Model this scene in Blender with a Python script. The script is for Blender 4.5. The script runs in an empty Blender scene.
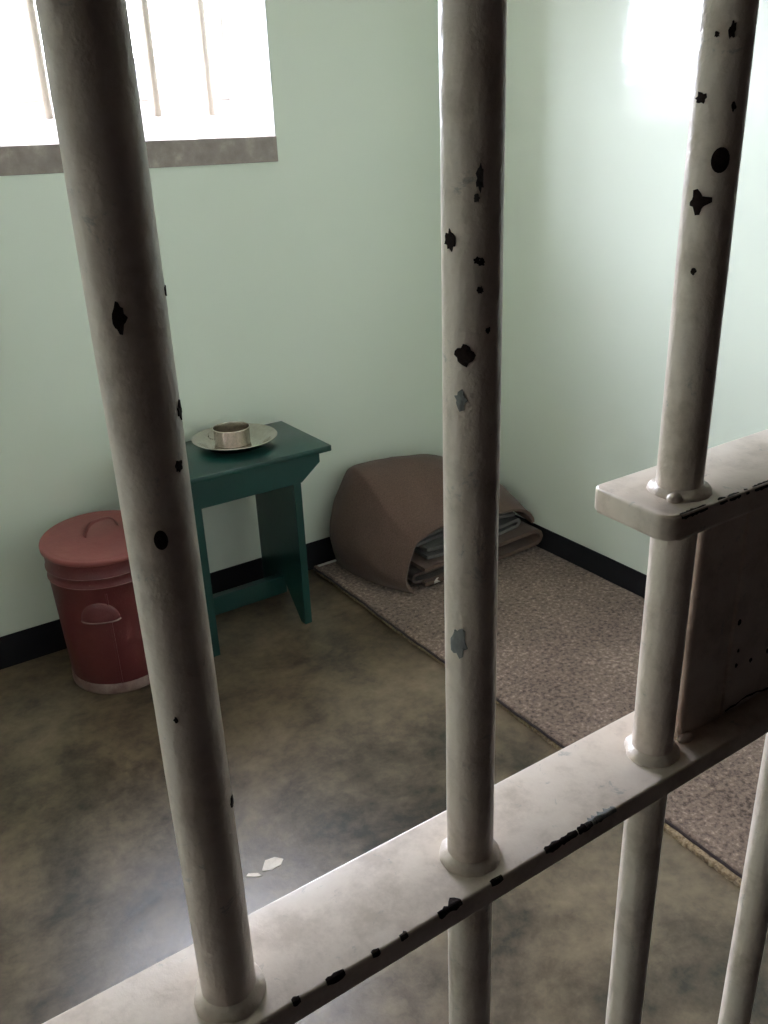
import bpy, bmesh, math, random
from mathutils import Vector, Matrix, noise
R_ = math.radians
random.seed(4)
sc = bpy.context.scene
col = sc.collection

# ------------------------------------------------------------ camera
def make_camera():
    pitch, roll, yaw = R_(23.2134), R_(-2.2530), R_(33.0709)
    cy, sy, cp, sp, cr, sr = math.cos(yaw), math.sin(yaw), math.cos(pitch), math.sin(pitch), math.cos(roll), math.sin(roll)
    f = Vector((sy*cp, cy*cp, -sp)); r = Vector((cy, -sy, 0)); d = f.cross(r)
    r2 = r*cr - d*sr; d2 = r*sr + d*cr
    cam = bpy.data.cameras.new('camera'); o = bpy.data.objects.new('camera', cam); col.objects.link(o)
    cam.sensor_fit = 'VERTICAL'; cam.sensor_height = 36.0; cam.lens = 874.8/1024*36
    cam.clip_start = 0.01
    m = Matrix((( r2.x, -d2.x, -f.x, 0), (r2.y, -d2.y, -f.y, 0), (r2.z, -d2.z, -f.z, 1.5), (0, 0, 0, 1)))
    o.matrix_world = m
    sc.camera = o
make_camera()

# ------------------------------------------------------------ sky and exposure
w = bpy.data.worlds.new('overcast_sky'); sc.world = w; w.use_nodes = True
bg = w.node_tree.nodes['Background']
bg.inputs['Color'].default_value = (0.945, 0.958, 1.15, 1)
bg.inputs['Strength'].default_value = 94.0
sc.view_settings.view_transform = 'Standard'
sc.view_settings.look = 'None'
sc.view_settings.gamma = 1.0
sc.view_settings.use_curve_mapping = False
sc.view_settings.exposure = 0.0
sc.cycles.use_denoising = True
sc.cycles.max_bounces = 14
sc.cycles.diffuse_bounces = 10
sc.cycles.glossy_bounces = 5
sc.cycles.transparent_max_bounces = 12
sc.cycles.sample_clamp_indirect = 8.0

# ------------------------------------------------------------ dimensions (metres)
XL, XR = -0.45, 2.165          # cell side walls
YF, YB = 0.42, 2.65            # inner faces of gate wall and window wall
ZC = 2.55                      # ceiling
WX0, WX1, WZ0, WZ1, WY = 0.43, 1.38, 1.513, 2.32, 3.02   # window opening
DX0, DX1, DZ = -0.22, 0.92, 2.12                           # doorway
GY = 0.284                     # plane of the gate bars
CAMZ = 1.5

# ------------------------------------------------------------ materials
def nt(name):
    m = bpy.data.materials.new(name); m.use_nodes = True
    t = m.node_tree; b = t.nodes['Principled BSDF']
    return m, t, b
def N(t, typ, **kw):
    n = t.nodes.new(typ)
    for k, v in kw.items():
        if k in n.inputs: n.inputs[k].default_value = v
        else: setattr(n, k, v)
    return n
def ramp(t, fac, stops):
    r = t.nodes.new('ShaderNodeValToRGB'); e = r.color_ramp.elements
    e[0].position = stops[0][0]; e[0].color = (*stops[0][1], 1)
    e[len(e)-1].position = stops[-1][0]; e[len(e)-1].color = (*stops[-1][1], 1)
    for (p, c) in stops[1:-1]:
        k = e.new(p); k.color = (*c, 1)
    t.links.new(fac, r.inputs['Fac']); return r
def coords(t, scale=(1, 1, 1)):
    tc = t.nodes.new('ShaderNodeTexCoord'); mp = t.nodes.new('ShaderNodeMapping')
    mp.inputs['Scale'].default_value = scale
    t.links.new(tc.outputs['Object'], mp.inputs['Vector']); return mp.outputs['Vector']
def bump(t, b, height, strength, dist):
    n = t.nodes.new('ShaderNodeBump'); n.inputs['Strength'].default_value = strength; n.inputs['Distance'].default_value = dist
    t.links.new(height, n.inputs['Height']); t.links.new(n.outputs['Normal'], b.inputs['Normal']); return n
def noise_tex(t, vec, scale, detail=4, rough=0.55, dist=0.0):
    n = N(t, 'ShaderNodeTexNoise', Scale=scale, Detail=detail, Roughness=rough, Distortion=dist)
    t.links.new(vec, n.inputs['Vector']); return n
def add(t, a, bsock, wa, wb):
    m1 = N(t, 'ShaderNodeMath', operation='MULTIPLY'); m1.inputs[1].default_value = wa; t.links.new(a, m1.inputs[0])
    m2 = N(t, 'ShaderNodeMath', operation='MULTIPLY_ADD'); m2.inputs[1].default_value = wb; t.links.new(bsock, m2.inputs[0]); t.links.new(m1.outputs[0], m2.inputs[2])
    return m2.outputs[0]

def mat_paint(name, c0, c1, rough, bump_s=0.25, bump_scale=60, nscale=2.0, spec=0.5, coarse=6):
    m, t, b = nt(name); v = coords(t)
    n = noise_tex(t, v, nscale, 5)
    r = ramp(t, n.outputs['Fac'], [(0.3, c0), (0.7, c1)])
    t.links.new(r.outputs['Color'], b.inputs['Base Color'])
    b.inputs['Roughness'].default_value = rough; b.inputs['Specular IOR Level'].default_value = spec
    f1 = noise_tex(t, v, bump_scale, 3); f2 = noise_tex(t, v, coarse, 2)
    bump(t, b, add(t, f1.outputs['Fac'], f2.outputs['Fac'], 0.25, 1.0), bump_s, 0.01)
    return m
M = {}
M['wall'] = mat_paint('pale_green_gloss_paint', (0.742, 0.790, 0.690), (0.765, 0.812, 0.712), 0.07, 0.06, 110, 1.5, 0.5, 14)
M['ceiling'] = mat_paint('white_ceiling_paint', (0.82, 0.82, 0.79), (0.86, 0.85, 0.82), 0.6, 0.1)
M['black'] = mat_paint('black_skirting_paint', (0.007, 0.007, 0.010), (0.013, 0.012, 0.016), 0.6, 0.2, 60, 2.0, 0.3)
M['reveal'] = mat_paint('white_reveal_paint', (0.78, 0.78, 0.75), (0.82, 0.82, 0.79), 0.5, 0.2)
M['corridor'] = mat_paint('grey_corridor_paint', (0.19, 0.155, 0.135), (0.21, 0.175, 0.15), 0.8, 0.15)
M['green'] = mat_paint('dark_green_gloss_paint', (0.006, 0.038, 0.033), (0.009, 0.049, 0.042), 0.30, 0.12, 120, 6)
M['window_bar'] = mat_paint('cream_window_bar_paint', (0.52, 0.46, 0.38), (0.56, 0.50, 0.42), 0.5, 0.2)
M['frame'] = mat_paint('grey_window_frame_paint', (0.55, 0.55, 0.53), (0.6, 0.6, 0.58), 0.45, 0.2)

def mat_sill():
    m, t, b = nt('weathered_sill_concrete'); v = coords(t)
    n = noise_tex(t, v, 22, 6, 0.65)
    r = ramp(t, n.outputs['Fac'], [(0.3, (0.27, 0.225, 0.205)), (0.55, (0.36, 0.305, 0.28)), (0.75, (0.52, 0.455, 0.42))])
    t.links.new(r.outputs['Color'], b.inputs['Base Color']); b.inputs['Roughness'].default_value = 0.75
    bump(t, b, n.outputs['Fac'], 0.4, 0.01); return m
M['sill'] = mat_sill()

def mat_floor():
    m, t, b = nt('polished_stained_concrete'); v = coords(t)
    n1 = noise_tex(t, v, 2.6, 7, 0.62, 0.6); n2 = noise_tex(t, v, 9, 6, 0.65, 0.2); n3 = noise_tex(t, v, 70, 3)
    n4 = noise_tex(t, v, 32, 5, 0.7, 0.3)
    mix = add(t, add(t, n1.outputs['Fac'], n2.outputs['Fac'], 0.5, 0.32), n4.outputs['Fac'], 1.0, 0.18)
    r = ramp(t, mix, [(0.40, (0.028, 0.020, 0.014)), (0.47, (0.085, 0.060, 0.039)), (0.54, (0.145, 0.105, 0.068)), (0.63, (0.215, 0.160, 0.108))])
    t.links.new(r.outputs['Color'], b.inputs['Base Color'])
    rr = ramp(t, n2.outputs['Fac'], [(0.3, (0.285,)*3), (0.7, (0.37,)*3)])
    t.links.new(rr.outputs['Color'], b.inputs['Roughness'])
    bump(t, b, add(t, n3.outputs['Fac'], n1.outputs['Fac'], 0.12, 1.0), 0.12, 0.02); return m
M['floor'] = mat_floor()

def mat_fabric(name, stops, scale, rough=0.95, bs=0.6, bd=0.006, big=3.0):
    m, t, b = nt(name); v = coords(t)
    n = noise_tex(t, v, scale, 5, 0.7); n2 = noise_tex(t, v, big, 3)
    f = add(t, n.outputs['Fac'], n2.outputs['Fac'], 0.75, 0.25)
    r = ramp(t, f, stops); t.links.new(r.outputs['Color'], b.inputs['Base Color'])
    b.inputs['Roughness'].default_value = rough; b.inputs['Specular IOR Level'].default_value = 0.15
    b.inputs['Sheen Weight'].default_value = 0.15; b.inputs['Sheen Roughness'].default_value = 0.5
    bump(t, b, n.outputs['Fac'], bs, bd); return m
M['felt'] = mat_fabric('brown_speckled_felt', [(0.37, (0.060, 0.039, 0.030)), (0.46, (0.165, 0.114, 0.090)), (0.54, (0.220, 0.155, 0.123)), (0.63, (0.40, 0.295, 0.235))], 80)
M['binding'] = mat_fabric('dark_brown_binding', [(0.4, (0.030, 0.020, 0.020)), (0.6, (0.060, 0.042, 0.040))], 200)
M['coir'] = mat_fabric('tan_coir_edge', [(0.38, (0.13, 0.085, 0.048)), (0.5, (0.30, 0.21, 0.125)), (0.62, (0.42, 0.31, 0.20))], 110, bs=0.9)
M['cover'] = mat_fabric('brown_wool_blanket', [(0.38, (0.092, 0.056, 0.043)), (0.62, (0.150, 0.094, 0.073))], 220, bs=0.35, bd=0.003, big=6)
M['grey_wool'] = mat_fabric('grey_wool_blanket', [(0.38, (0.085, 0.078, 0.076)), (0.62, (0.15, 0.138, 0.132))], 220, bs=0.35, bd=0.003)
M['dark_wool'] = mat_fabric('dark_brown_wool_blanket', [(0.38, (0.050, 0.036, 0.032)), (0.62, (0.085, 0.062, 0.054))], 220, bs=0.35, bd=0.003)
M['white'] = mat_paint('white_strip_and_tag', (0.62, 0.58, 0.52), (0.72, 0.68, 0.62), 0.8, 0.2)

def mat_red(name, stops):
    m, t, b = nt(name); v = coords(t)
    n = noise_tex(t, v, 7, 6, 0.65); n2 = noise_tex(t, v, 45, 5, 0.75)
    r = ramp(t, n.outputs['Fac'], stops)
    r2 = ramp(t, n2.outputs['Fac'], [(0.66, (0, 0, 0)), (0.72, (1, 1, 1))])
    mx = N(t, 'ShaderNodeMixRGB'); mx.inputs['Color2'].default_value = (0.38, 0.20, 0.17, 1)
    t.links.new(r2.outputs['Color'], mx.inputs['Fac']); t.links.new(r.outputs['Color'], mx.inputs['Color1'])
    t.links.new(mx.outputs['Color'], b.inputs['Base Color'])
    b.inputs['Roughness'].default_value = 0.42
    bump(t, b, n2.outputs['Fac'], 0.25, 0.004); return m
M['red'] = mat_red('worn_red_oxide_paint', [(0.3, (0.095, 0.018, 0.020)), (0.6, (0.130, 0.027, 0.028)), (0.8, (0.18, 0.050, 0.048))])
M['red_lid'] = mat_red('lighter_red_lid_paint', [(0.3, (0.19, 0.048, 0.044)), (0.6, (0.25, 0.068, 0.062)), (0.8, (0.30, 0.10, 0.09))])  # lid coloured a lighter, pinker red than the body
M['worn_ridge'] = mat_paint('worn_red_ridge', (0.12, 0.035, 0.034), (0.27, 0.15, 0.135), 0.5, 0.3, 120, 30)
M['worn_rim'] = mat_paint('scuffed_red_grey_rim', (0.16, 0.075, 0.068), (0.30, 0.21, 0.185), 0.55, 0.3, 120, 26)

def mat_gate(name, bs, bd):
    m, t, b = nt(name); v = coords(t)
    n = noise_tex(t, v, 26, 6, 0.68); n2 = noise_tex(t, v, 130, 4, 0.6); n3 = noise_tex(t, v, 55, 6, 0.75, 0.5)
    r = ramp(t, n.outputs['Fac'], [(0.34, (0.62, 0.515, 0.43)), (0.5, (0.80, 0.685, 0.595)), (0.66, (0.85, 0.74, 0.65))])
    r2 = ramp(t, n3.outputs['Fac'], [(0.61, (0, 0, 0)), (0.68, (1, 1, 1))])
    mx = N(t, 'ShaderNodeMixRGB'); mx.inputs['Color2'].default_value = (0.36, 0.345, 0.32, 1)
    fm = N(t, 'ShaderNodeMath', operation='MULTIPLY'); fm.inputs[1].default_value = 0.55
    t.links.new(r2.outputs['Color'], fm.inputs[0]); t.links.new(fm.outputs[0], mx.inputs['Fac'])
    t.links.new(r.outputs['Color'], mx.inputs['Color1']); t.links.new(mx.outputs['Color'], b.inputs['Base Color'])
    b.inputs['Roughness'].default_value = 0.36
    bump(t, b, add(t, n2.outputs['Fac'], n.outputs['Fac'], 0.5, 1.0), bs, bd); return m
M['gate'] = mat_gate('cream_gate_paint', 0.65, 0.0025)
M['gate_flat'] = mat_gate('cream_crossbar_paint', 0.22, 0.0015)
M['chip'] = mat_paint('bare_dark_metal', (0.016, 0.009, 0.008), (0.030, 0.018, 0.015), 0.85, 0.3, 900, 300, 0.15)
M['undercoat'] = mat_paint('grey_undercoat', (0.20, 0.205, 0.20), (0.32, 0.32, 0.31), 0.45, 0.3, 500, 160)

def mat_metal(name, c, rough):
    m, t, b = nt(name); v = coords(t)
    n = noise_tex(t, v, 60, 5, 0.7)
    r = ramp(t, n.outputs['Fac'], [(0.3, tuple(x*0.75 for x in c)), (0.7, c)])
    t.links.new(r.outputs['Color'], b.inputs['Base Color'])
    b.inputs['Metallic'].default_value = 1.0; b.inputs['Roughness'].default_value = rough
    bump(t, b, n.outputs['Fac'], 0.08, 0.004); return m
M['tin'] = mat_metal('dull_tin', (0.66, 0.60, 0.54), 0.2)
M['ground'] = mat_paint('pale_courtyard_ground', (0.40, 0.37, 0.33), (0.48, 0.45, 0.40), 0.9, 0.3, 20, 0.6)
M['yard_wall'] = mat_paint('slate_yard_wall', (0.045, 0.045, 0.05), (0.07, 0.07, 0.075), 0.9, 0.3, 20, 0.6)
M['coping'] = mat_paint('dark_coping', (0.12, 0.12, 0.12), (0.16, 0.16, 0.16), 0.9, 0.3)
def mat_glass():
    m = bpy.data.materials.new('window_glass'); m.use_nodes = True; t = m.node_tree
    t.nodes.clear()
    out = t.nodes.new('ShaderNodeOutputMaterial'); tr = t.nodes.new('ShaderNodeBsdfTransparent'); gl = t.nodes.new('ShaderNodeBsdfGlossy')
    gl.inputs['Roughness'].default_value = 0.02; tr.inputs['Color'].default_value = (0.93, 0.95, 0.94, 1)
    lw = t.nodes.new('ShaderNodeLayerWeight'); lw.inputs['Blend'].default_value = 0.5
    pw = N(t, 'ShaderNodeMath', operation='POWER'); pw.inputs[1].default_value = 4.0; t.links.new(lw.outputs['Facing'], pw.inputs[0])
    fr = N(t, 'ShaderNodeMath', operation='MULTIPLY_ADD'); fr.inputs[1].default_value = 0.5; fr.inputs[2].default_value = 0.03; t.links.new(pw.outputs[0], fr.inputs[0])
    mx = t.nodes.new('ShaderNodeMixShader')
    t.links.new(fr.outputs[0], mx.inputs[0]); t.links.new(tr.outputs[0], mx.inputs[1]); t.links.new(gl.outputs[0], mx.inputs[2])
    t.links.new(mx.outputs[0], out.inputs[0]); return m
M['glass'] = mat_glass()

# ------------------------------------------------------------ helpers
BASE = {}
def thing(name, loc, label=None, cat=None, group=None, kind=None):
    o = bpy.data.objects.new(name, None); col.objects.link(o); o.location = loc
    o.empty_display_size = 0.1
    if label: o['label'] = label
    if cat: o['category'] = cat
    if group: o['group'] = group
    if kind: o['kind'] = kind
    BASE[o.name] = Vector(loc); return o
def obj(name, bm, mat, parent=None, smooth=False, base=None, label=None, cat=None, kind=None, group=None, angle=35):
    b = BASE[parent.name] if parent else Vector(base or (0, 0, 0))
    bmesh.ops.translate(bm, verts=bm.verts, vec=-b)
    bmesh.ops.recalc_face_normals(bm, faces=bm.faces)
    me = bpy.data.meshes.new(name); bm.to_mesh(me); bm.free()
    if smooth:
        for p in me.polygons: p.use_smooth = True
        me.set_sharp_from_angle(angle=R_(angle))
    me.materials.append(M[mat])
    o = bpy.data.objects.new(name, me); col.objects.link(o)
    if parent: o.parent = parent
    else: o.location = b
    BASE[o.name] = b
    if label: o['label'] = label
    if cat: o['category'] = cat
    if kind: o['kind'] = kind
    if group: o['group'] = group
    return o
def box(bm, x0, x1, y0, y1, z0, z1, bev=0.0, seg=2):
    m = Matrix.Translation(((x0+x1)/2, (y0+y1)/2, (z0+z1)/2)) @ Matrix.Diagonal((x1-x0, y1-y0, z1-z0, 1))
    r = bmesh.ops.create_cube(bm, size=1, matrix=m)
    if bev:
        es = {e for v in r['verts'] for e in v.link_edges}
        bmesh.ops.bevel(bm, geom=list(es), offset=bev, segments=seg, affect='EDGES', profile=0.5)
    return bm
def nb(*a, **k): return box(bmesh.new(), *a, **k)
def prism(pts, axis, a0, a1, bev=0.0, seg=2):
    """polygon given in the two other axes, pulled along axis from a0 to a1"""
    bm = bmesh.new()
    def P(p, a):
        if axis == 'x': return (a, p[0], p[1])
        if axis == 'y': return (p[0], a, p[1])
        return (p[0], p[1], a)
    v0 = [bm.verts.new(P(p, a0)) for p in pts]; v1 = [bm.verts.new(P(p, a1)) for p in pts]
    bm.faces.new(v0); bm.faces.new(v1[::-1])
    n = len(pts)
    for i in range(n): bm.faces.new((v0[i], v1[i], v1[(i+1) % n], v0[(i+1) % n]))
    if bev: bmesh.ops.bevel(bm, geom=list(bm.edges), offset=bev, segments=seg, affect='EDGES', profile=0.5)
    return bm
def lathe(bm, prof, c, seg=48, tilt=None, jit=None, closed=False):
    """prof: list of (r, z); c: centre xy + z0"""
    rings = []
    for (r, z) in prof:
        if r < 1e-6: rings.append([bm.verts.new((c[0], c[1], c[2]+z))]); continue
        ring = []
        for k in range(seg):
            a = 2*math.pi*k/seg
            dr = jit(a, z) if jit else 0
            ring.append(bm.verts.new((c[0]+(r+dr)*math.cos(a), c[1]+(r+dr)*math.sin(a), c[2]+z)))
        rings.append(ring)
    pairs = list(zip(rings, rings[1:]))
    if closed: pairs.append((rings[-1], rings[0]))
    for A, B in pairs:
        for k in range(seg):
            k2 = (k+1) % seg
            if len(A) == 1 and len(B) == 1: continue
            if len(A) == 1: bm.faces.new((A[0], B[k], B[k2]))
            elif len(B) == 1: bm.faces.new((A[k], A[k2], B[0]))
            else: bm.faces.new((A[k], A[k2], B[k2], B[k]))
    return bm
def tube(bm, pts, r, seg=10):
    rings = []; n = len(pts); pts = [Vector(p) for p in pts]
    up = Vector((0, 0, 1))
    for i, p in enumerate(pts):
        t = (pts[min(i+1, n-1)] - pts[max(i-1, 0)]).normalized()
        a = t.cross(up)
        if a.length < 1e-4: a = t.cross(Vector((1, 0, 0)))
        a.normalize(); b = t.cross(a)
        rings.append([bm.verts.new(p + (a*math.cos(2*math.pi*k/seg) + b*math.sin(2*math.pi*k/seg))*r) for k in range(seg)])
    for A, B in zip(rings, rings[1:]):
        for k in range(seg): bm.faces.new((A[k], A[(k+1) % seg], B[(k+1) % seg], B[k]))
    bm.faces.new(rings[0][::-1]); bm.faces.new(rings[-1]); return bm

# ------------------------------------------------------------ the cell (setting)
obj('floor', nb(XL-0.2, XR+0.2, 0.2, YB+0.1, -0.1, 0.0), 'floor', kind='structure')
obj('floor_corridor', nb(-3.2, XR+0.5, -2.4, 0.2, -0.1, 0.0), 'corridor', kind='structure')
obj('ceiling', nb(XL-0.2, XR+0.2, 0.2, WY, ZC, ZC+0.12), 'ceiling', kind='structure')
obj('ceiling_corridor', nb(-3.2, XR+0.5, -2.4, 0.2, ZC, ZC+0.12), 'corridor', kind='structure')
obj('wall_right', nb(XR, XR+0.2, YF, YB, 0, ZC), 'wall', kind='structure')
obj('wall_left', nb(XL-0.2, XL, YF, YB, 0, ZC), 'wall', kind='structure')
bm = bmesh.new()
box(bm, XL-0.2, WX0, YB, WY, 0, ZC); box(bm, WX1, XR+0.2, YB, WY, 0, ZC)
box(bm, WX0, WX1, YB, WY, 0, 1.44); box(bm, WX0, WX1, YB, WY, WZ1, ZC)
wall_back = obj('wall_back', bm, 'wall', kind='structure')
bm = bmesh.new()
box(bm, XL-0.2, DX0, 0.20, YF, 0, ZC); box(bm, DX1, XR+0.5, 0.20, YF, 0, ZC); box(bm, DX0, DX1, 0.20, YF, DZ, ZC)
obj('wall_front', bm, 'wall', kind='structure')
obj('wall_corridor_back', nb(-3.2, XR+0.5, -2.6, -2.4, 0, ZC), 'corridor', kind='structure')
obj('wall_corridor_side', nb(-3.4, -3.2, -2.4, 0.2, 0, ZC), 'corridor', kind='structure')
obj('wall_corridor_front', nb(-3.2, XL-0.2, 0.2, YF, 0, ZC), 'corridor', kind='structure')
obj('wall_corridor_end', nb(XR+0.3, XR+0.5, -2.4, 0.2, 0, ZC), 'corridor', kind='structure')
# skirting painted black all round, a thin raised band
BT, BH = 0.006, 0.110
obj('baseboard_back', nb(XL, XR, YB-BT, YB, 0, BH, 0.0015), 'black', kind='structure')
obj('baseboard_right', nb(XR-BT, XR, YF, YB-BT, 0, BH-0.002, 0.0015), 'black', kind='structure')
obj('baseboard_left', nb(XL, XL+BT, YF, YB-BT, 0, BH, 0.0015), 'black', kind='structure')
bm = nb(XL, DX0-0.01, YF, YF+BT, 0, BH, 0.0015); box(bm, DX1+0.01, XR-BT, YF, YF+BT, 0, BH, 0.0015)
obj('baseboard_front', bm, 'black', kind='structure')

# window: sloped sill, lined reveals, bars, glazed frame
win = thing('window_1', (0.905, YB, 1.44), kind='structure')
obj('sill', prism([(YB-0.006, 1.440), (WY, 1.440), (WY, 1.655), (YB-0.006, WZ0)], 'x', WX0, WX1-0.002, 0.002), 'sill', win)
obj('reveal_lining', nb(WX1-0.004, WX1+0.0, YB+0.002, WY-0.01, 1.5135, WZ1), 'reveal', win)
obj('reveal_lining', nb(WX0, WX0+0.004, YB+0.002, WY-0.01, 1.5135, WZ1), 'reveal', win)
obj('reveal_lining', nb(WX0, WX1, YB+0.002, WY-0.01, WZ1-0.004, WZ1), 'reveal', win)
def sill_z(y): return WZ0 + (y-(YB-0.006))*(1.655-WZ0)/(WY-YB+0.006)
for x in (0.570, 0.747, 0.906, 1.074, 1.252):
    bm = lathe(bmesh.new(), [(0, 0), (0.0155, 0), (0.0155, WZ1-sill_z(2.84)+0.01), (0, WZ1-sill_z(2.84)+0.01)], (x, 2.84, sill_z(2.84)-0.012), 24)
    obj('window_bar', bm, 'window_bar', win, smooth=True)
FY0, FY1 = WY-0.06, WY-0.02
z0 = sill_z(FY0)-0.004
for (a, b, c, d) in ((WX0, WX0+0.035, z0, WZ1), (WX1-0.035, WX1, z0, WZ1)):
    obj('frame_stile', nb(a, b, FY0, FY1, c, d, 0.003), 'frame', win)
for (c, d) in ((z0, z0+0.035), (WZ1-0.035, WZ1), (1.96, 1.985)):
    obj('frame_rail', nb(WX0+0.03, WX1-0.03, FY0, FY1, c, d, 0.003), 'frame', win)
for (c, d) in ((z0+0.03, 1.965), (1.98, WZ1-0.03)):
    obj('pane', nb(WX0+0.03, WX1-0.03, WY-0.042, WY-0.038, c, d), 'glass', win)
# sky portal: only guides the sampling of daylight through the opening, gives off nothing
pl = bpy.data.lights.new('window_daylight_portal', 'AREA'); pl.shape = 'RECTANGLE'; pl.size = WX1-WX0; pl.size_y = WZ1-WZ0
pl.cycles.is_portal = True
po = bpy.data.objects.new('window_daylight_portal', pl); col.objects.link(po)
po.location = ((WX0+WX1)/2, WY+0.01, (WZ0+WZ1)/2); po.rotation_euler = (R_(-90), 0, 0)

# outside: yard and its boundary wall
obj('courtyard_ground', nb(-25, 30, WY, 40, -0.3, -0.05), 'ground', kind='structure')
yard = obj('wall_courtyard', nb(-25, 30, 15.0, 15.3, -0.05, 2.70), 'yard_wall', kind='structure')
obj('coping', nb(-25, 30, 14.94, 15.36, 2.70, 2.80), 'coping', yard)

# ------------------------------------------------------------ the gate
gate = thing('security_gate', (0.35, GY, 0.0), 'cream-painted steel bar gate with chipped paint, flat crossbar and lock box', 'gate')
BR = 0.0125
bars = {}
xs = [('A', -0.0565), ('L', 0.0893), ('M', 0.2322), ('R', 0.3788), ('E', 0.533), ('F', 0.681), ('G', 0.82)]
Z0, Z1 = 0.05, 2.08
CB_Y0, CB_Y1, CB_Z, CB_T = 0.261, 0.319, CAMZ-0.361, 0.0145
UB_Z = 1.315
for key, x in xs[:-1]:
    zs = [Z0 + (Z1-Z0)*i/60 for i in range(61)]
    prof = [(BR, z) for z in zs]
    def jit(a, z, x=x): return 0.00022*noise.noise(Vector((math.cos(a)*2+x*50, math.sin(a)*2, z*60))) + 0.00012*noise.noise(Vector((math.cos(a)*4, math.sin(a)*4+x*30, z*200)))
    bars[key] = obj('bar', lathe(bmesh.new(), prof, (x, GY, 0), 48, jit=jit), 'gate', gate, smooth=True)
for (xa, xb) in ((-0.205, -0.165), (0.860, 0.900)):
    obj('stile', nb(xa, xb, CB_Y0, CB_Y1, 0.02, 2.10, 0.002), 'gate', gate)
obj('top_rail', nb(-0.165, 0.860, CB_Y0, CB_Y1, 2.07, 2.10, 0.002), 'gate', gate)
obj('bottom_rail', nb(-0.165, 0.860, CB_Y0, CB_Y1, 0.03, 0.06, 0.002), 'gate', gate)
def crossbar(name, x0, x1, zt, corner=0.0):
    y0, y1 = CB_Y0, CB_Y1
    if corner:
        c = corner; pts = []
        for cx, cy, a0, rad in ((x0+c, y1-c*0.6, 180, c*0.6), (x0+c*1.5, y0+c*1.5, 270, c*1.5)):
            pass
        r1, r2 = c*0.55, c
        pts = [(x1, y0), (x1, y1)]
        for i in range(5):
            a = R_(90+22.5*i); pts.append((x0+0.004+r1+r1*math.cos(a), y1-r1+r1*math.sin(a)))
        for i in range(7):
            a = R_(180+15*i); pts.append((x0+r2+r2*math.cos(a), y0+r2+r2*math.sin(a)))
    else: pts = [(x0, y0), (x1, y0), (x1, y1), (x0, y1)]
    bm = prism(pts, 'z', zt-CB_T, zt)
    es = [e for e in bm.edges if abs(e.verts[0].co.z-e.verts[1].co.z) < 1e-6]
    bmesh.ops.bevel(bm, geom=es, offset=0.0018, segments=3, affect='EDGES', profile=0.5)
    return obj(name, bm, 'gate_flat', gate, smooth=True, angle=40)
cb = crossbar('crossbar', -0.168, 0.862, CB_Z)
for z in (0.42, 1.85): crossbar('crossbar', -0.168, 0.862, z)
lb = crossbar('lock_bracket', 0.344, 0.862, UB_Z, 0.010)
# weld beads around the bars on top of the flat bars
def weld(x, zt, parent, h=0.0052, grow=0.0043, seed=0.0):
    prof = [(BR-0.001, -0.002), (BR+grow, -0.002), (BR+grow, 0.0), (BR+grow*0.93, h*0.3), (BR+grow*0.68, h*0.62), (BR+grow*0.3, h*0.85), (BR-0.0005, h*1.05)]
    def jit(a, z): return (0.0013*noise.noise(Vector((math.cos(a)*1.6+seed, math.sin(a)*1.6, 3+seed))) + 0.0006*noise.noise(Vector((math.cos(a)*5, math.sin(a)*5, seed*7)))) * (1 if z < h*0.9 else 0)
    obj('weld_bead', lathe(bmesh.new(), prof, (x, GY, zt), 40, jit=jit), 'gate', parent, smooth=True, angle=70)
for i, (k, x) in enumerate(xs[:-1]): weld(x, CB_Z, bars[k], seed=i*1.7+0.4)
weld(0.380, UB_Z, bars['R'], 0.0055, 0.0045, 9.3)
bm = bmesh.new(); bmesh.ops.create_icosphere(bm, subdivisions=3, radius=1, matrix=Matrix.Translation((0.3665, GY-0.0075, UB_Z+0.001)) @ Matrix.Diagonal((0.005, 0.004, 0.0035, 1)))
obj('weld_bead', bm, 'gate', bars['R'], smooth=True, angle=80)
# lock box between bracket and crossbar
lock = obj('lock_box', nb(0.400, 0.858, 0.280, 0.318, CB_Z-0.001, UB_Z-CB_T+0.001, 0.003, 3), 'gate', gate, smooth=True)
obj('cover_plate', nb(0.440, 0.80, 0.2778, 0.2812, CB_Z+0.004, UB_Z-CB_T-0.004, 0.0010), 'gate', lock, smooth=True)
bm = bmesh.new(); bmesh.ops.create_icosphere(bm, subdivisions=3, radius=1, matrix=Matrix.Translation((0.405, 0.279, CB_Z+0.001)) @ Matrix.Diagonal((0.007, 0.004, 0.003, 1)))
obj('weld_bead', bm, 'gate', lock, smooth=True, angle=80)

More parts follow.
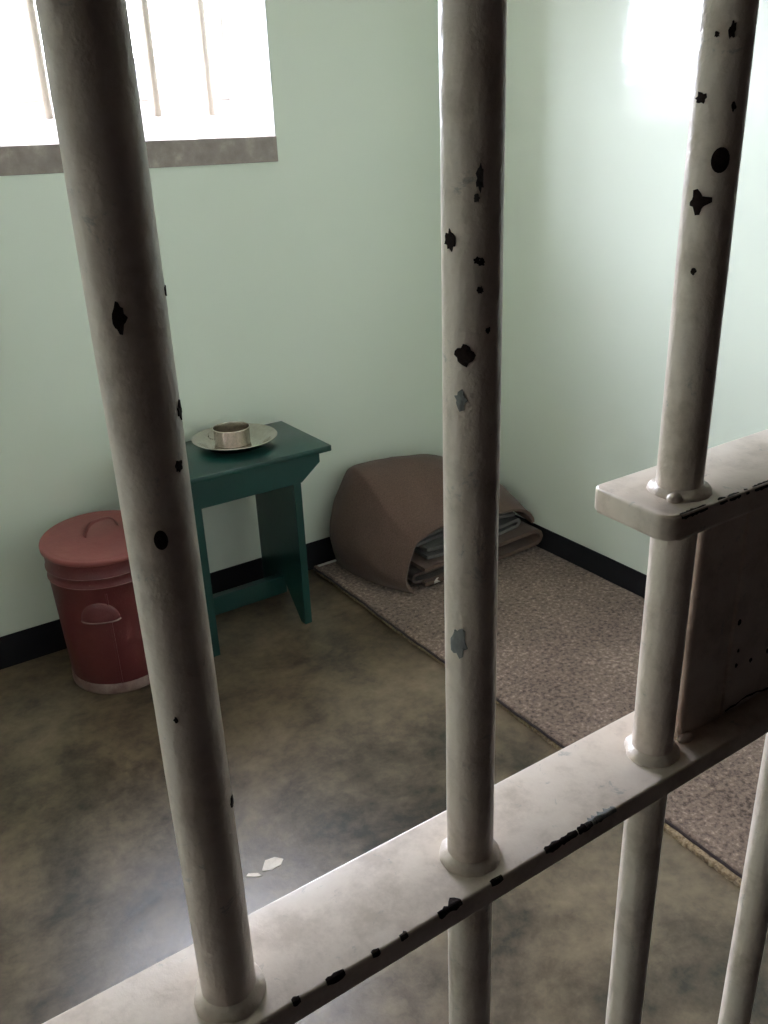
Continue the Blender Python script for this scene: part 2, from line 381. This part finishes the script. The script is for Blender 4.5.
# flaked-off paint: jagged patches that lie on the curved bar
def jag(n, rnd, rough=0.35):
    out = []
    for i in range(n):
        out.append(1.0 - rough*rnd.random())
    return out
def chip_bar(key, x, ang, z, da, dz, mat='chip', seed=0, shape='jag'):
    rnd = random.Random(seed*31+int(z*1e4)); bm = bmesh.new(); n = 18
    rr = BR + 0.00042
    if shape == 'jag': rad = jag(n, rnd, 0.5)
    elif shape == 'oval': rad = [1.0]*n
    elif shape == 'diamond': rad = [1.0/(abs(math.cos(2*math.pi*i/n))+abs(math.sin(2*math.pi*i/n)))**0.7 * (1-0.3*rnd.random()) for i in range(n)]
    elif shape == 'cross': rad = [(0.95, 1.0, 0.62, 0.50, 0.66, 0.92, 0.98, 0.60, 0.55, 0.70, 0.72, 0.50, 0.60, 0.95, 0.90, 0.55, 0.48, 0.60)[i]*(1-0.06*rnd.random()) for i in range(n)]
    def P(k, s):
        a = ang + da*s*rad[k]*math.cos(2*math.pi*k/n); zz = z + dz*s*rad[k]*math.sin(2*math.pi*k/n)
        return (x + rr*math.cos(R_(a)), GY + rr*math.sin(R_(a)), zz)
    c = bm.verts.new((x + rr*math.cos(R_(ang)), GY + rr*math.sin(R_(ang)), z))
    rings = [[bm.verts.new(P(k, s)) for k in range(n)] for s in (0.35, 0.7, 1.0)]
    for k in range(n):
        k2 = (k+1) % n
        bm.faces.new((c, rings[0][k], rings[0][k2]))
        for A, B in zip(rings, rings[1:]): bm.faces.new((A[k], B[k], B[k2], A[k2]))
    # rim down into the bar so that the patch is a closed edge, not a floating sheet
    low = [bm.verts.new((x + (v.co.x-x)*(BR-0.0006)/rr, GY + (v.co.y-GY)*(BR-0.0006)/rr, v.co.z)) for v in rings[-1]]
    for k in range(n): bm.faces.new((rings[-1][k], low[k], low[(k+1) % n], rings[-1][(k+1) % n]))
    obj('paint_chip' if mat == 'chip' else 'worn_patch', bm, mat, bars[key])
CH = [('L', -121.2, 1.4513, 12.8, .0060, 'chip', 'diamond'), ('L', -109.5, 1.375, 10.7, .0036, 'chip', 'oval'), ('L', -61.0, 1.3996, 9.3, .0025, 'chip', 'jag'),
      ('L', -36, 1.4175, 11, .0040, 'chip', 'jag'), ('L', -24, 1.4569, 8, .0022, 'chip', 'jag'), ('L', -34, 1.2497, 12, .0033, 'chip', 'jag'), ('L', -130.3, 1.3002, 4.5, .0016, 'chip', 'jag'),
      ('M', -171.1, 1.4618, 18, .0050, 'chip', 'jag'), ('M', -116.5, 1.4843, 8.9, .0055, 'undercoat_d', 'jag'), ('M', -121.5, 1.4772, 7.0, .0020, 'undercoat_d', 'jag'),
      ('M', -120.9, 1.4543, 7.2, .0017, 'chip', 'jag'), ('M', -112, 1.4535, 7.4, .0022, 'chip', 'jag'), ('M', -115.0, 1.4428, 7.5, .0020, 'chip', 'jag'),
      ('M', -142.3, 1.4168, 25, .0056, 'chip', 'diamond'), ('M', -158, 1.2805, 24, .0100, 'undercoat', 'jag'), ('M', -98.3, 1.4266, 6.5, .0016, 'chip', 'jag'), ('M', -150.2, 1.3977, 14.6, .0052, 'undercoat', 'jag'),
      ('R', 178, 1.5109, 17, .0032, 'chip', 'jag'), ('R', -128.1, 1.4844, 19.1, .0056, 'chip', 'oval'), ('R', -164, 1.4661, 30, .0066, 'chip', 'cross'), ('R', -160.1, 1.4344, 7.5, .0022, 'chip', 'diamond'),
      ('R', -132.1, 1.5373, 8.5, .0045, 'chip', 'jag'), ('R', -160.1, 1.5362, 7.0, .0018, 'chip', 'jag'), ('R', -112.9, 1.5069, 6.9, .0025, 'chip', 'jag')]
M['undercoat_d'] = mat_paint('dark_worn_paint', (0.075, 0.065, 0.06), (0.12, 0.105, 0.10), 0.45, 0.3, 500, 160)
bx = dict(xs)
for i, (k, a, z, da, dz, mt, sh) in enumerate(CH): chip_bar(k, bx[k], a, z, da, dz, mt, i, sh)
# wear along the front arris of the flat bars
def edge_chip(parent, x0, x1, zt, top, front, mat='chip', seed=0):
    rnd = random.Random(seed); bm = bmesh.new(); n = max(4, int((x1-x0)/0.0016)); e = 0.0002
    rows = []
    for i in range(n+1):
        x = x0 + (x1-x0)*i/n; t = max(0.0, math.sin(math.pi*i/n))**0.4
        a = top*t*(0.1+0.9*rnd.random()**1.5); b = front*0.4*t*(0.1+0.9*rnd.random())
        y = CB_Y0; q = 0.0018
        pts = [(y+q+a, zt-0.001), (y+q+a, zt+e), (y+q, zt+e), (y+0.5*q-0.5*e, zt-0.134*q+0.87*e), (y+0.134*q-0.87*e, zt-0.5*q+0.5*e), (y-e, zt-q), (y-e, zt-q-b-0.0001), (y+0.001, zt-q-b-0.0001)]
        rows.append([bm.verts.new((x, p[0], p[1])) for p in pts])
    for A, B in zip(rows, rows[1:]):
        for j in range(7): bm.faces.new((A[j], B[j], B[j+1], A[j+1]))
    obj('paint_chip' if mat == 'chip' else 'worn_patch', bm, mat, parent)
for i, (a, b, tp, fr) in enumerate(((0.110, 0.114, 0.0012, 0.003), (0.128, 0.138, 0.0022, 0.005), (0.1535, 0.158, 0.0014, 0.004), (0.170, 0.1745, 0.0012, 0.003), (0.1935, 0.2005, 0.0016, 0.006),
                             (0.2005, 0.2085, 0.0050, 0.005), (0.228, 0.236, 0.0006, 0.004), (0.2665, 0.279, 0.0022, 0.006), (0.2785, 0.291, 0.0014, 0.006), (0.2915, 0.303, 0.0024, 0.005), (0.304, 0.311, 0.0010, 0.004))):
    edge_chip(cb, a, b, CB_Z, tp, fr, seed=i+5)
edge_chip(cb, 0.298, 0.322, CB_Z, 0.0075, 0.0, 'undercoat', 77)
for i, (a, b, tp, fr) in enumerate(((0.353, 0.367, 0.0014, 0.003), (0.3665, 0.374, 0.0006, 0.002), (0.384, 0.3905, 0.0016, 0.003), (0.392, 0.402, 0.0009, 0.003), (0.4065, 0.4095, 0.0010, 0.002), (0.414, 0.430, 0.0012, 0.003), (0.44, 0.47, 0.001, 0.003))):
    edge_chip(lb, a, b, UB_Z, tp, fr, seed=i+50)
# chips and a crack on the lock box face
def face_chip(x, y, z, rx, rz, seed, parent):
    rnd = random.Random(seed); bm = bmesh.new(); n = 12; rad = jag(n, rnd, 0.4)
    f = [bm.verts.new((x+rx*rad[k]*math.cos(2*math.pi*k/n), y-0.0003, z+rz*rad[k]*math.sin(2*math.pi*k/n))) for k in range(n)]
    g = [bm.verts.new((v.co.x, y+0.0008, v.co.z)) for v in f]
    bm.faces.new(f)
    for k in range(n): bm.faces.new((f[k], g[k], g[(k+1) % n], f[(k+1) % n]))
    obj('paint_chip', bm, 'chip', parent)
for i, (x, z, a, b) in enumerate(((0.4445, 1.211, .0022, .0026), (0.4475, 1.178, .0015, .0018), (0.4475, 1.189, .0013, .0016), (0.463, 1.176, .0017, .0020), (0.481, 1.176, .0018, .0022))):
    face_chip(x, 0.2778, z, a, b, i, lock)
bm = bmesh.new(); pts = []
for i in range(16):
    x = 0.442 + 0.085*i/15; z = 1.1445 + 0.006*math.sin(i*0.55)*(i/15) + 0.0006*math.sin(i*2.3) + 0.004*i/15
    pts.append((x, z))
A = [bm.verts.new((x, 0.2775, z+0.0006+0.0004*math.sin(i*1.7))) for i, (x, z) in enumerate(pts)]
B = [bm.verts.new((x, 0.2775, z-0.0006)) for x, z in pts]
for i in range(15): bm.faces.new((A[i], A[i+1], B[i+1], B[i]))
bmesh.ops.solidify(bm, geom=list(bm.faces), thickness=0.0008)
obj('paint_crack', bm, 'chip', lock)

# ------------------------------------------------------------ green bench
bench = thing('bench_table', (1.01, 2.45, 0), 'dark green painted wooden bench table standing against the window wall', 'table')
TZ = 0.612
obj('top_board', nb(0.72, 1.30, 2.285, 2.622, TZ-0.020, TZ, 0.003, 2), 'green', bench, smooth=True)
apr = [(0.757, TZ-0.02), (0.757, 0.560), (0.826, 0.506), (1.194, 0.506), (1.263, 0.560), (1.263, TZ-0.02)]
obj('apron', prism(apr, 'y', 2.300, 2.318, 0.0015), 'green', bench)
obj('apron', prism(apr, 'y', 2.588, 2.606, 0.0015), 'green', bench)
leg = [(2.318, TZ-0.02), (2.318, 0.506), (2.302, 0.506), (2.300, 0.0), (2.330, 0.0), (2.428, 0.112), (2.452, 0.124), (2.476, 0.112), (2.572, 0.0), (2.602, 0.0), (2.604, 0.506), (2.588, 0.506), (2.588, TZ-0.02)]
obj('leg_board', prism(leg, 'x', 0.829, 0.855, 0.0012), 'green', bench)
obj('leg_board', prism(leg, 'x', 1.165, 1.191, 0.0012), 'green', bench)
obj('stretcher', nb(0.845, 1.175, 2.438, 2.466, 0.062, 0.128, 0.002), 'green', bench)

# plate and mug
pc = (1.063, 2.485, TZ)
prof = [(0, 0.001), (0.085, 0.001), (0.092, 0.003), (0.112, 0.020), (0.131, 0.028), (0.1345, 0.0275), (0.1350, 0.0290), (0.1335, 0.0305), (0.130, 0.0300), (0.111, 0.0222), (0.091, 0.0055), (0.085, 0.0035), (0, 0.0035)]
obj('plate', lathe(bmesh.new(), prof, (0, 0, 0), 72), 'tin', smooth=True, angle=50, base=None, label='shallow dull metal plate on the green bench table', cat='plate').location = pc
mug = thing('mug', (pc[0]-0.004, pc[1]+0.012, TZ+0.0036), 'short metal mug standing in the metal plate', 'mug')
mb = BASE[mug.name]
prof = [(0, 0.0), (0.0545, 0.0), (0.0565, 0.003), (0.0572, 0.050), (0.0590, 0.0515), (0.0595, 0.0535), (0.0585, 0.055), (0.0570, 0.0545), (0.0560, 0.050), (0.0552, 0.004), (0, 0.003)]
obj('body', lathe(bmesh.new(), prof, mb, 56), 'tin', mug, smooth=True, angle=50)
a = R_(148); hx, hy = math.cos(a), math.sin(a)
pts = [(0.0560, 0.040), (0.066, 0.043), (0.074, 0.038), (0.076, 0.028), (0.071, 0.018), (0.0565, 0.014)]
bm = bmesh.new(); rows = []
for (r, z) in pts:
    rows.append([bm.verts.new((mb.x+hx*r-hy*s*0.006, mb.y+hy*r+hx*s*0.006, mb.z+z)) for s in (-1, 1)])
for A, B in zip(rows, rows[1:]): bm.faces.new((A[0], A[1], B[1], B[0]))
bmesh.ops.solidify(bm, geom=list(bm.faces), thickness=0.0015)
obj('handle', bm, 'tin', mug, smooth=True, angle=60)

# ------------------------------------------------------------ red bucket with lid
bc = (0.580, 2.424)
bin_ = thing('lidded_bucket', (bc[0], bc[1], 0), 'dull red metal bucket with a lid, left of the green bench table', 'bucket')
BRB, BRT, BH2 = 0.147, 0.163, 0.432
def br(z): return BRB + (BRT-BRB)*z/BH2
prof = [(0, 0.008), (br(0)-0.006, 0.008), (br(.03)-0.001, 0.03), (br(.03), 0.032), (br(.2), 0.2), (br(.355), 0.355), (br(.36)+0.003, 0.359), (br(.363)+0.003, 0.363), (br(.368), 0.368),
        (br(.385), 0.385), (br(.39)+0.003, 0.389), (br(.393)+0.003, 0.393), (br(.398), 0.398), (br(.438), 0.438), (br(.443)+0.002, 0.442), (br(.443)+0.001, 0.446), (br(.443)-0.002, 0.444), (br(.40)-0.002, 0.40), (br(.03)-0.003, 0.034), (0, 0.012)]
body = obj('body', lathe(bmesh.new(), prof, (bc[0], bc[1], 0), 72), 'red', bin_, smooth=True, angle=50)
prof = [(br(0)-0.004, 0.001), (br(0)+0.001, 0.0), (br(0)+0.004, 0.004), (br(.03)+0.003, 0.030), (br(.03)+0.0005, 0.035), (br(.03)-0.004, 0.033)]
obj('foot_rim', lathe(bmesh.new(), prof, (bc[0], bc[1], 0), 72, closed=True), 'worn_rim', bin_, smooth=True, angle=50)
for z in (0.361, 0.391):
    tr = [(br(z)+0.0024+0.0016*math.cos(2*math.pi*k/8), z+0.0016*math.sin(2*math.pi*k/8)) for k in range(8)]
    obj('ridge', lathe(bmesh.new(), tr, (bc[0], bc[1], 0), 72, closed=True), 'worn_ridge', body, smooth=True, angle=80)
# vertical seam
sa = R_(252)
bm = bmesh.new(); rows = []
for z in (0.036, 0.15, 0.25, 0.342):
    rows.append([bm.verts.new((bc[0]+(br(z)+o)*math.cos(sa+s), bc[1]+(br(z)+o)*math.sin(sa+s), z)) for s, o in ((-0.022, -0.001), (-0.018, 0.0016), (0.018, 0.0016), (0.022, -0.001))])
for A, B in zip(rows, rows[1:]):
    for j in range(3): bm.faces.new((A[j], A[j+1], B[j+1], B[j]))
obj('seam', bm, 'red', body, smooth=True)
# raised half-round handle bracket on the side
def ear(ang):
    bm = bmesh.new(); rows = []; n = 16
    for j, (s, off) in enumerate(((1.0, 0.0), (0.93, 0.004), (0.7, 0.008), (0.35, 0.011), (0.0, 0.012))):
        row = []
        for k in range(n+1):
            th = math.pi*k/n
            da = 0.36*s*math.cos(th); z = 0.256 + 0.058*s*math.sin(th)
            r = br(z) + off*(1 if 0 < k < n else 1)
            row.append(bm.verts.new((bc[0]+r*math.cos(ang-da), bc[1]+r*math.sin(ang-da), z)))
        rows.append(row)
    for A, B in zip(rows, rows[1:]):
        for k in range(n): bm.faces.new((A[k], A[k+1], B[k+1], B[k]))
    # underside, closing the pocket
    low0 = [r[0] for r in rows]; low1 = [r[-1] for r in rows[::-1]]
    chain = low0 + low1[1:]
    c = [bm.verts.new((bc[0]+(br(0.25)-0.001)*math.cos(math.atan2(v.co.y-bc[1], v.co.x-bc[0])), bc[1]+(br(0.25)-0.001)*math.sin(math.atan2(v.co.y-bc[1], v.co.x-bc[0])), 0.250)) for v in chain]
    for i in range(len(chain)-1):
        try: bm.faces.new((chain[i], chain[i+1], c[i+1], c[i]))
        except ValueError: pass
    bmesh.ops.remove_doubles(bm, verts=bm.verts, dist=1e-5)
    o = obj('handle_bracket', bm, 'red', bin_, smooth=True, angle=50)
    bm = bmesh.new()
    pts = []
    for k in range(13):
        da = 0.36*(k/6-1); r = br(0.254)+0.013*math.sqrt(max(0, 1-(k/6-1)**2))
        pts.append((bc[0]+r*math.cos(ang+da), bc[1]+r*math.sin(ang+da), 0.254))
    obj('bracket_lip', tube(bm, pts, 0.0022, 8), 'worn_rim', o, smooth=True, angle=70)
ear(R_(242)); ear(R_(62))
# lid, seated a little crooked
lid_tilt = Matrix.Translation((bc[0], bc[1], 0.452)) @ Matrix.Rotation(R_(3.5), 4, 'X') @ Matrix.Translation((-bc[0], -bc[1], -0.452))
prof = [(0.167, 0.443), (0.1690, 0.442), (0.1705, 0.444), (0.1705, 0.451), (0.1690, 0.4545), (0.1650, 0.456), (0.158, 0.4545), (0.152, 0.4560), (0.148, 0.4555), (0.06, 0.463), (0, 0.465), (0, 0.462), (0.148, 0.452), (0.167, 0.451)]
bm = lathe(bmesh.new(), prof, (bc[0], bc[1], 0), 72); bmesh.ops.transform(bm, matrix=lid_tilt, verts=bm.verts)
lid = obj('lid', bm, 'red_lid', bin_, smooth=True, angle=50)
bm = bmesh.new(); rows = []
for k in range(15):
    t = -1 + 2*k/14; s = t*0.055; h = 0.460 + 0.042*(1-abs(t)**3.6)
    d = Vector((math.cos(R_(8)), math.sin(R_(8)), 0)); p = Vector((-d.y, d.x, 0)); c = Vector((bc[0]+0.008, bc[1]+0.005, h)) + d*s
    rows.append([bm.verts.new(c - p*0.0105), bm.verts.new(c - p*0.006 + Vector((0, 0, 0.003))), bm.verts.new(c + p*0.006 + Vector((0, 0, 0.003))), bm.verts.new(c + p*0.0105)])
for A, B in zip(rows, rows[1:]):
    for j in range(3): bm.faces.new((A[j], A[j+1], B[j+1], B[j]))
bmesh.ops.solidify(bm, geom=list(bm.faces), thickness=0.002)
bmesh.ops.transform(bm, matrix=lid_tilt, verts=bm.verts)
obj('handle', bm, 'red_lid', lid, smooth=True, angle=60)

# ------------------------------------------------------------ sleeping mat
mat = thing('sleeping_mat', (1.76, 1.6, 0), 'long brown felt sleeping mat on the floor along the right wall', 'mat')
MX0, MX1, MY0, MY1, UZ, FZ = 1.382, 2.150, 0.52, 2.618, 0.015, 0.027
def wob(y): return 0.006*noise.noise(Vector((3.1, y*2.2, 0))) + 0.003*noise.noise(Vector((9.1, y*9, 0)))
def slab(x0f, x1, y0, y1, z0, z1, nx, ny, amp=0.0015, jag_amp=0.0, seed=0):
    bm = bmesh.new(); rnd = random.Random(seed); top = []; bot = []
    for j in range(ny+1):
        y = y0+(y1-y0)*j/ny; x0 = x0f(y) - jag_amp*rnd.random(); rt = []; rb = []
        for i in range(nx+1):
            x = x0 + (x1-x0)*(i/nx)**1.5
            dz = amp*noise.noise(Vector((x*7, y*7, z1*50))) + amp*0.5*noise.noise(Vector((x*25, y*25, 1)))
            edge = -0.0035 if i == 0 else 0
            rt.append(bm.verts.new((x, y, z1+dz+edge))); rb.append(bm.verts.new((x, y, z0)))
        top.append(rt); bot.append(rb)
    for j in range(ny):
        for i in range(nx):
            bm.faces.new((top[j][i], top[j][i+1], top[j+1][i+1], top[j+1][i])); bm.faces.new((bot[j][i], bot[j+1][i], bot[j+1][i+1], bot[j][i+1]))
        bm.faces.new((top[j][0], top[j+1][0], bot[j+1][0], bot[j][0])); bm.faces.new((top[j][nx], bot[j][nx], bot[j+1][nx], top[j+1][nx]))
    for i in range(nx):
        bm.faces.new((top[0][i], bot[0][i], bot[0][i+1], top[0][i+1])); bm.faces.new((top[ny][i], top[ny][i+1], bot[ny][i+1], bot[ny][i]))
    return bm
def under_x(y): return MX0 + wob(y) + 0.004 - 0.016*max(0, min(1, (1.55-y)/0.5))
obj('coir_underlay', slab(under_x, MX1-0.01, MY0-0.01, MY1-0.01, 0.0, UZ, 24, 420, 0.001, 0.004, 3), 'coir', mat, smooth=True, angle=60)
obj('felt_layer', slab(lambda y: MX0+wob(y), MX1, MY0, MY1, UZ, FZ, 40, 120, 0.0016), 'felt', mat, smooth=True, angle=60)
bm = bmesh.new()
tube(bm, [(MX0+wob(MY0+(MY1-MY0)*j/120)-0.001, MY0+(MY1-MY0)*j/120, 0.0185+0.001*math.sin(j*1.9)) for j in range(121)], 0.0042, 8)
obj('edge_binding', bm, 'binding', mat, smooth=True, angle=70)
obj('white_strip', nb(1.392, 1.500, 2.598, 2.612, FZ-0.002, FZ+0.002, 0.0008), 'white', mat, label='short white strip at the wall end of the mat')  # narrow white strip laid across the wall end of the mat

# ------------------------------------------------------------ folded bedding
bed = thing('folded_bedding', (1.8, 2.42, FZ), 'folded brown wool blanket bundle lying on the mat in the corner', 'blanket')
FB = FZ + 0.004
SEC = [  # y, profile from left foot over the top to right foot (x, z)
    (2.208, [(1.545, FB), (1.520, 0.060), (1.518, 0.105), (1.552, 0.190), (1.592, 0.222), (1.690, 0.252), (1.830, 0.252), (1.960, 0.234), (2.060, 0.205), (2.105, 0.172), (2.110, 0.150)]),
    (2.300, [(1.500, FB), (1.472, 0.075), (1.474, 0.140), (1.520, 0.252), (1.560, 0.290), (1.670, 0.312), (1.820, 0.308), (1.960, 0.280), (2.070, 0.238), (2.118, 0.190), (2.120, 0.150)]),
    (2.400, [(1.470, FB), (1.450, 0.090), (1.446, 0.175), (1.506, 0.328), (1.545, 0.368), (1.660, 0.376), (1.820, 0.364), (1.970, 0.322), (2.085, 0.262), (2.132, 0.200), (2.132, 0.150)]),
    (2.500, [(1.455, FB), (1.432, 0.100), (1.428, 0.190), (1.503, 0.375), (1.545, 0.412), (1.660, 0.408), (1.830, 0.392), (1.980, 0.342), (2.095, 0.276), (2.140, 0.205), (2.140, 0.150)]),
    (2.580, [(1.460, FB), (1.445, 0.100), (1.440, 0.185), (1.512, 0.362), (1.555, 0.400), (1.670, 0.396), (1.830, 0.378), (1.980, 0.330), (2.090, 0.265), (2.138, 0.200), (2.138, 0.150)]),
    (2.615, [(1.500, FB), (1.470, 0.100), (1.468, 0.200), (1.495, 0.290), (1.560, 0.345), (1.680, 0.350), (1.830, 0.335), (1.970, 0.295), (2.070, 0.240), (2.118, 0.190), (2.120, 0.150)]),
]
def cr(p0, p1, p2, p3, t):
    return 0.5*((2*p1) + (-p0+p2)*t + (2*p0-5*p1+4*p2-p3)*t*t + (-p0+3*p1-3*p2+p3)*t*t*t)
def spline(vals, u):
    n = len(vals)-1; u = max(0, min(n-1e-6, u*n)); i = int(u); t = u-i
    return cr(vals[max(i-1, 0)], vals[i], vals[i+1], vals[min(i+2, n)], t)
def surf(secs, nu, nv, disp):
    V = []
    for j in range(nv+1):
        v = j/nv; row = []
        y = spline([s[0] for s in secs], v)
        prof = [Vector((spline([s[1][k][0] for s in secs], v), y, spline([s[1][k][1] for s in secs], v))) for k in range(len(secs[0][1]))]
        for i in range(nu+1):
            p = spline(prof, i/nu); row.append(disp(p, i/nu, v))
        V.append(row)
    return V
def cloth(V, th):
    bm = bmesh.new(); g = [[bm.verts.new(p) for p in r] for r in V]
    for A, B in zip(g, g[1:]):
        for k in range(len(A)-1): bm.faces.new((A[k], A[k+1], B[k+1], B[k]))
    bmesh.ops.recalc_face_normals(bm, faces=bm.faces)
    bmesh.ops.solidify(bm, geom=list(bm.faces), thickness=th)
    return bm
def disp(p, u, v):
    d = 0.007*noise.noise(p*7) + 0.003*noise.noise(p*19)
    fold = 0.004*math.sin((u*9+v*2.3)*2.0)*(1-v)
    k = min(1, max(0, (p.z-FB)/0.05)); q = p.copy()
    q.z += (d+fold)*k
    q.x += 0.004*noise.noise(Vector((p.y*9, p.z*9, 5)))*k
    q.y += 0.006*noise.noise(Vector((p.x*8, p.z*8, 2)))*(1 if v < 0.5 else 0)
    return q
bm = cloth(surf(SEC, 64, 44, disp), 0.012)
# sew the back shut
obj('cover_blanket', bm, 'cover', bed, smooth=True, angle=75)
bm = cloth([[Vector((x, 2.605+0.004*math.sin(x*20), z)) for x in [1.50+0.61*i/20 for i in range(21)]] for z in [FB+0.20*j/10 for j in range(11)]], 0.01)
obj('back_fold', bm, 'cover', bed, smooth=True, angle=75)
# folded layers inside the mouth of the bundle, each one a flattened loop of cloth
def fold(name, mat_, x0, x1, z0, z1, y0, y1, th, sag=0.0, open_right=False, label=None, seed=0):
    n = 26; cz, hz, cx, hx = (z0+z1)/2, (z1-z0)/2, (x0+x1)/2, (x1-x0)/2
    rows = []
    for j in range(15):
        y = y0+(y1-y0)*j/14; row = []
        for i in range(n+1):
            if open_right:
                a = R_(90) + R_(180)*i/n        # upper side, round the left, back along the lower side
                if i < n*0.4: t = i/(n*0.4); x = x1+(x0+hz-x1)*t; z = z1
                elif i > n*0.6: t = (i-n*0.6)/(n*0.4); x = x0+hz+(x1-x0-hz)*t; z = z0
                else: a = R_(90)+R_(180)*(i-n*0.4)/(n*0.2); x = x0+hz+hz*math.cos(a); z = cz+hz*math.sin(a)
            else:
                if i < n*0.4: t = i/(n*0.4); x = x0+(x1-hz-x0)*t; z = z1
                elif i > n*0.6: t = (i-n*0.6)/(n*0.4); x = x1-hz+(x0-x1+hz)*t; z = z0
                else: a = R_(90)-R_(180)*(i-n*0.4)/(n*0.2); x = x1-hz+hz*math.cos(a); z = cz+hz*math.sin(a)
            f = (x-x0)/(x1-x0)
            z += -sag*math.sin(math.pi*f) + 0.005*noise.noise(Vector((x*9, y*6, seed))) * min(1, max(0, (z-FB)/0.02))
            row.append(Vector((x, y+0.010*noise.noise(Vector((x*7, z*20, seed+4))), z)))
        rows.append(row)
    o = obj(name, cloth(rows, th), mat_, bed, smooth=True, angle=75, label=label)
    return o
fold('lower_fold', 'cover', 1.60, 2.156, FB+0.012, 0.112, 2.208, 2.58, 0.014, 0.0, False, seed=1)
fold('inner_blanket', 'grey_wool', 1.640, 2.080, 0.118, 0.160, 2.245, 2.52, 0.012, 0.004, False, 'grey wool blanket folded inside the bundle', seed=7)
fold('inner_blanket', 'grey_wool', 1.600, 2.060, 0.170, 0.205, 2.262, 2.52, 0.012, -0.010, True, 'grey wool blanket folded inside the bundle', seed=12)
fold('inner_blanket', 'dark_wool', 1.560, 1.86, FB+0.016, 0.088, 2.232, 2.50, 0.010, 0.0, True, 'dark wool blanket folded inside the bundle', seed=15)
bm = bmesh.new()
g = [[bm.verts.new((1.632+0.034*i/4, 2.204-0.005*math.sin(i*0.9+j), 0.040+0.014*j/2+0.006*math.sin(i*0.8))) for i in range(5)] for j in range(3)]
for A, B in zip(g, g[1:]):
    for k in range(4): bm.faces.new((A[k], A[k+1], B[k+1], B[k]))
bmesh.ops.solidify(bm, geom=list(bm.faces), thickness=0.001)
obj('cloth_tag', bm, 'white', bed, label='small white cloth tag at the mouth of the bundle')

# ------------------------------------------------------------ flakes on the floor
def flake(pts, label):
    c = Vector((sum(p[0] for p in pts)/len(pts), sum(p[1] for p in pts)/len(pts), 0))
    bm = prism([(p[0], p[1]) for p in pts], 'z', 0.0, 0.0015)
    obj('paint_flake', bm, 'gate_flat', base=c, label=label, cat='paint flake', group='paint flakes on the floor')
flake([(0.556, 1.412), (0.575, 1.402), (0.600, 1.404), (0.612, 1.415), (0.598, 1.432), (0.576, 1.436), (0.566, 1.424)], 'larger pale paint flake on the concrete floor beyond the gate')
flake([(0.520, 1.418), (0.538, 1.404), (0.550, 1.400), (0.546, 1.412), (0.528, 1.424)], 'smaller pale paint flake on the concrete floor beside the larger one')
